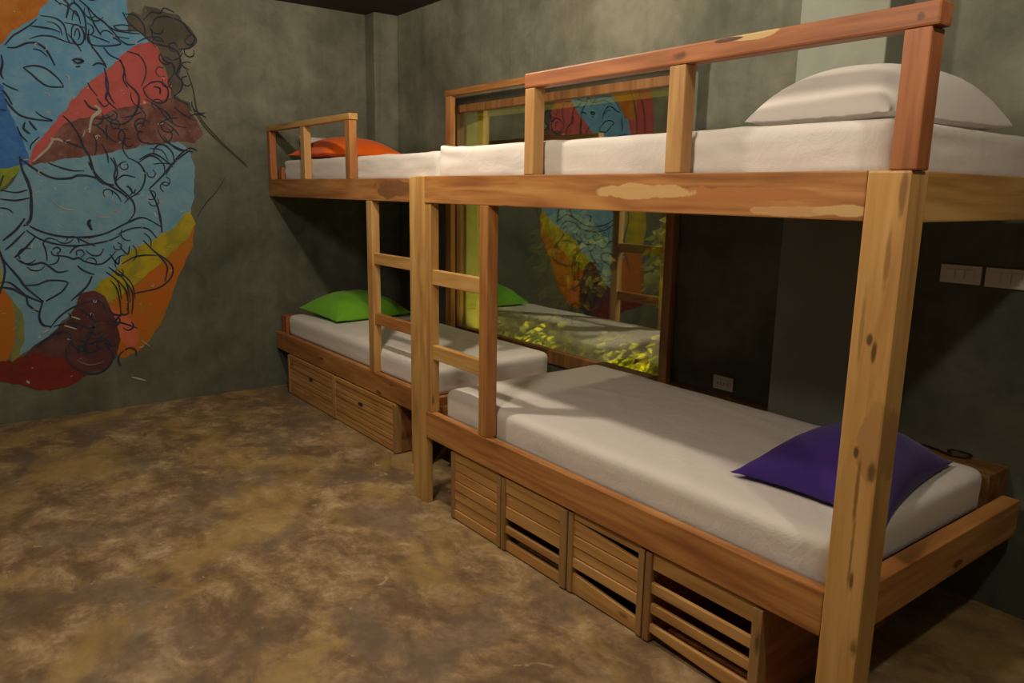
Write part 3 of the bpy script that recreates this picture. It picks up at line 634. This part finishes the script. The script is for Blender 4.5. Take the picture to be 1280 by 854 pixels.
crate(4.146, 4.618, .002, HR, [(.030, .070), (.108, .148), (.186, .228), (.272, HR)], 'slatted crate with four wide dark gaps beside the near post', gR, wl=.030, wr=.036,
      taper={0: (.0, .0, .008, -.022)}, mats=(CR['slat'], CR['stile'], CR['red']))
crate(.270, 1.094, .214, HL, ev(9, HL), 'close-slatted crate under the far bunk, nearest the mural wall', gL, holes=[(.70, .195)], wl=.02, wr=.02, depth=.75)
crate(1.098, 1.968, .214, HL, ev(9, HL), 'close-slatted crate under the far bunk, nearest the middle posts', gL, holes=[(1.50, .200)], wl=.02, wr=.028, depth=.75)

# ------------------------------------------------------------------ mattresses
def mattress(x0, x1, y0, y1, z0, z1, r, label, seed, corner_up=0.0, wr=1.0, folds=()):
    nx, ny, nz = int((x1 - x0) / .022), int((y1 - y0) / .022), 9
    bm = bmesh.new(); V = {}
    def vert(i, j, k):
        key = (i, j, k)
        if key in V: return V[key]
        p = Vector((x0 + (x1 - x0) * i / nx, y0 + (y1 - y0) * j / ny, z0 + (z1 - z0) * k / nz))
        rb = Vector((r * 1.5, r * 1.5, r))
        c = Vector((min(max(p.x, x0 + rb.x), x1 - rb.x), min(max(p.y, y0 + rb.y), y1 - rb.y), min(max(p.z, z0 + r * .4), z1 - r)))
        d = p - c
        if d.length > 1e-6:
            q = Vector((d.x / rb.x, d.y / rb.y, d.z / (r if d.z > 0 else r * .4)))
            mx = max(abs(q.x), abs(q.y), abs(q.z)); q = q * (mx / q.length)
            p = c + Vector((q.x * rb.x, q.y * rb.y, q.z * (r if d.z > 0 else r * .4)))
        s = seed * 7.3
        if k == nz:     # sheet on top: soft lumps and a few long creases
            p.z += .0025 * noise.noise((p.x * 3, p.y * 3, s)) + .0018 * noise.noise((p.x * 9, p.y * 11, s + 4))
            a = noise.noise((p.x * 1.3 + p.y * 1.6, p.y * .7 - p.x * .4, s + 9)); p.z += .0035 * max(0, 1 - abs(a) * 9)
            for (ax, ay, bx, by, hh) in folds:
                A = Vector((ax, ay)); Bv = Vector((bx, by)); q = Vector((p.x, p.y)); tt = max(0, min(1, (q - A).dot(Bv - A) / (Bv - A).length_squared))
                dd = (q - A - (Bv - A) * tt).length; p.z += hh * math.exp(-(dd / .016) ** 2) * math.sin(math.pi * (.1 + .8 * tt))
        edge = (j in (0, ny)) or (i in (0, nx))
        if edge and 0 < k < nz:   # tucked sides
            h = k / nz
            w = noise.noise((p.x * 2.2, p.y * 2.2, p.z * 26 + s)) * .004 + noise.noise((p.x * 5 + p.z * 12, p.y * 5, s + 2)) * .003
            w *= wr
            nrm = Vector(((1 if i == nx else -1 if i == 0 else 0), (1 if j == ny else -1 if j == 0 else 0), 0)).normalized()
            p -= nrm * (abs(w) + .003 * (1 - h))
        if corner_up:
            cd = math.exp(-(((p.x - x0) / .06) ** 2 + ((p.y - y0) / .08) ** 2)); p.z += corner_up * cd * (k / nz) ** 2
        V[key] = bm.verts.new(p); return V[key]
    def quad(a, b, c, d): bm.faces.new((vert(*a), vert(*b), vert(*c), vert(*d)))
    for i in range(nx):
        for j in range(ny):
            quad((i, j, nz), (i + 1, j, nz), (i + 1, j + 1, nz), (i, j + 1, nz)); quad((i, j, 0), (i, j + 1, 0), (i + 1, j + 1, 0), (i + 1, j, 0))
    for k in range(nz):
        for i in range(nx):
            quad((i, 0, k), (i + 1, 0, k), (i + 1, 0, k + 1), (i, 0, k + 1)); quad((i, ny, k), (i, ny, k + 1), (i + 1, ny, k + 1), (i + 1, ny, k))
        for j in range(ny):
            quad((0, j, k), (0, j, k + 1), (0, j + 1, k + 1), (0, j + 1, k)); quad((nx, j, k), (nx, j + 1, k), (nx, j + 1, k + 1), (nx, j, k + 1))
    o = link('mattress', bm, M['sheet'], None, True, ((x0 + x1) / 2, (y0 + y1) / 2, z0))
    return tag(o, label, 'mattress', 'mattresses in white sheets')
mattress(2.690, 4.825, .060, 1.035, 1.600, 1.745, .025, 'white-sheeted mattress on the upper deck in front of the window, under a plump white pillow', 1, .016, 2.2)
mattress(.160, 2.345, .285, 1.050, 1.600, 1.750, .025, 'white-sheeted mattress on the upper deck by the corner, under the orange pillow', 2, 0, 1.9)
mattress(2.745, 4.780, .062, 1.086, .445, .603, .035, 'white-sheeted mattress on the lower deck with the purple pillow', 3, 0, .7,
         [(2.95, .95, 3.6, .45, .006), (2.9, .55, 3.5, .75, .006), (3.4, 1.0, 4.2, .85, .004), (2.85, .35, 3.25, .2, .005), (3.0, .8, 3.3, 1.05, .006)])
mattress(.150, 2.335, .272, 1.098, .430, .590, .035, 'white-sheeted mattress on the lower deck with the green pillow', 4, 0, .8,
         [(1.3, .35, 2.2, .8, .008), (1.6, .9, 2.25, .4, .007), (1.2, .8, 2.1, .95, .006), (1.9, .3, 2.3, .6, .007)])

# ------------------------------------------------------------------ pillows
def pillow(c, sx, sy, h, rot, mat, label, seed, tilt=(0, 0), pinch=.10, flat=.5, power=2.3, lumps=.006, quad=None, ex=.62):
    n = 44; bm = bmesh.new()
    Rm = Matrix.Rotation(rot, 4, 'Z') @ Matrix.Rotation(tilt[0], 4, 'Y') @ Matrix.Rotation(tilt[1], 4, 'X')
    def pt(u, v, side):
        x = u * (1 - pinch * (1 - v * v) * abs(u) ** 3 * 0 ) ; y = v
        x = u * (1 - pinch * (1 - abs(v) ** 2.2) * u * u); y = v * (1 - pinch * (1 - abs(u) ** 2.2) * v * v)
        f = max(0, (1 - abs(u) ** power)) ** ex * max(0, (1 - abs(v) ** power)) ** ex
        z = h * f * ((1 - flat) if side > 0 else -flat)
        if 0 < f: z += lumps * f ** .5 * (noise.noise((u * 2.6, v * 2.6, seed + side)) + .5 * noise.noise((u * 6 + v * 3, v * 5, seed + 3 * side))) * (1 if side > 0 else .3)
        ed = max(abs(u), abs(v))
        if ed > .8: z += .004 * (ed - .8) / .2 * noise.noise((u * 9, v * 9, seed))
        if quad:      # four corners in plan, counter-clockwise from the near left one
            a, b = (x + 1) / 2, (y + 1) / 2; q = [Vector((*k, 0)) - Vector((c[0], c[1], 0)) for k in quad]
            return q[0] * (1 - a) * (1 - b) + q[1] * a * (1 - b) + q[2] * a * b + q[3] * (1 - a) * b + Vector((0, 0, z))
        return Rm @ Vector((x * sx / 2, y * sy / 2, z))
    G = {}
    for s in (1, -1):
        for i in range(n + 1):
            for j in range(n + 1):
                # denser towards the rim
                u = math.sin(math.pi / 2 * (2 * i / n - 1)); v = math.sin(math.pi / 2 * (2 * j / n - 1))
                if s < 0 and (i in (0, n) or j in (0, n)): G[s, i, j] = G[1, i, j]; continue
                G[s, i, j] = bm.verts.new(pt(u, v, s) + Vector(c))
    for s in (1, -1):
        for i in range(n):
            for j in range(n):
                q = [G[s, i, j], G[s, i + 1, j], G[s, i + 1, j + 1], G[s, i, j + 1]]
                bm.faces.new(q if s > 0 else q[::-1])
    o = link('pillow', bm, mat, None, True, c)
    return tag(o, label, 'pillow')
pillow((4.55, .50, 1.747 + .022), .46, .68, .185, -.06, M['white_pillow'], 'plump white pillow at the right end of the front bunk, upper deck', 11, flat=.12, lumps=.004, power=3.0, pinch=.03, ex=.5)
pillow((4.525, .59, .603 + .020), .50, .72, .165, .08, M['purple_pillow'], 'purple pillow on the lower deck, partly behind the near post', 12, pinch=.12, flat=.10, power=2.2, quad=((4.295, .24), (4.84, .225), (4.70, .985), (4.275, .90)))
pillow((.54, .63, 1.75 + .036), .60, .66, .165, .04, M['orange_pillow'], 'bright orange pillow on the upper deck by the corner', 13, flat=.2, lumps=.008)
pillow((.16, .585, 1.75 + .095), .20, .30, .09, 0, M['white_pillow'], 'white pillow barely showing behind the orange pillow, against the mural wall', 14, tilt=(1.15, 0), flat=.5)
pillow((.46, .70, .590 + .040), .56, .66, .185, .10, M['green_pillow'], 'bright green pillow on the lower deck by the corner', 15, tilt=(.06, 0), flat=.22, power=2.6, lumps=.016, pinch=.05)

# ------------------------------------------------------------------ switches, socket, cord
def plate(x0, x1, z0, z1, label, kind, cat, n, group=None):
    t = thing(kind, label, cat, ((x0 + x1) / 2, D, z0), group)
    link('cover_plate', B(x0, x1, D - .010, D - .0005, z0, z1, bev=.003), M['plate'], t)
    w = (x1 - x0 - .044) / n
    for k in range(n):
        a = x0 + .022 + w * k
        r = link('rocker' if kind == 'light_switch' else 'socket_insert', B(a + .002, a + w - .002, D - .014, D - .009, z0 + .016, z1 - .016, bev=.002), M['rocker'], t)
        if kind == 'wall_socket':
            for dx in (-.008, .008):
                link('slot', B(a + w / 2 + dx - .0015, a + w / 2 + dx + .0015, D - .0148, D - .0138, (z0 + z1) / 2 - .007, (z0 + z1) / 2 + .007, bev=0), M['dark_plastic'], r)
    return t
plate(4.457, 4.603, 1.232, 1.302, 'left of two ivory wall switch plates beyond the near post', 'light_switch', 'switch', 3, 'switch plates on the back wall')
plate(4.616, 4.762, 1.230, 1.302, 'right of two ivory wall switch plates, cut by the photo edge', 'light_switch', 'switch', 3, 'switch plates on the back wall')
plate(3.424, 3.545, .580, .650, 'small ivory socket plate low on the dark wall between window and column', 'wall_socket', 'socket', 2)
pts = spline([(4.42, 1.20, .576), (4.47, 1.235, .577), (4.54, 1.225, .578), (4.60, 1.195, .580), (4.655, 1.21, .582), (4.66, 1.245, .584), (4.61, 1.25, .586), (4.585, 1.22, .588), (4.61, 1.19, .590)], 6)
tag(link('cord', tube(bmesh.new(), [tuple(p) for p in pts], .0042), M['dark_plastic'], None, True, (4.55, 1.2, .572)), 'thin dark cord coiled on the ledge behind the purple pillow', 'cord')

# ------------------------------------------------------------------ light
def lamp(name, loc, power, color, size):
    l = bpy.data.lights.new(name, 'POINT'); l.energy = power; l.color = color; l.shadow_soft_size = size
    o = bpy.data.objects.new(name, l); o.location = loc; col.objects.link(o); return o
WARM = (1.0, .85, .66)
lamp('ceiling_lamp', (5.76, -.50, 2.72), 30, WARM, .05)
lamp('ceiling_lamp', (2.70, -.50, 2.72), 72, WARM, .05)
lamp('ceiling_lamp', (4.20, -1.55, 2.70), 72, WARM, .16)
lamp('outside_light', (1.35, 1.66, .30), 13, (1.0, .86, .22), .06)
lamp('outside_light', (2.40, 1.66, .30), 15, (1.0, .86, .22), .06)
lamp('outside_light', (2.9, 3.05, 2.72), 150, (1.0, .85, .62), .06)  # added light, no fixture: stands in for ceiling light mirrored by the glass
w = bpy.data.worlds.new('night'); sc.world = w; w.use_nodes = True
w.node_tree.nodes['Background'].inputs[0].default_value = (.012, .016, .02, 1); w.node_tree.nodes['Background'].inputs[1].default_value = .3

# ------------------------------------------------------------------ camera
f, pt, ro, ya = 944.04, .1961, .0159, .6526
fh = Vector((-math.cos(ya), math.sin(ya), 0)); up = Vector((0, 0, 1))
F = math.cos(pt) * fh - math.sin(pt) * up
R = F.cross(up).normalized(); U = R.cross(F)
R2 = math.cos(ro) * R + math.sin(ro) * U; U2 = -math.sin(ro) * R + math.cos(ro) * U
cam = bpy.data.cameras.new('camera'); co = bpy.data.objects.new('camera', cam); col.objects.link(co)
cam.sensor_width = 36; cam.lens = f / 1280 * 36; cam.clip_start = .02
Mx = Matrix.Identity(4)
for i, v in enumerate((R2, U2, -F)):
    for j in range(3): Mx[j][i] = v[j]
Mx.translation = Vector((5.7816, -1.8409, 1.55))
co.matrix_world = Mx
sc.camera = co
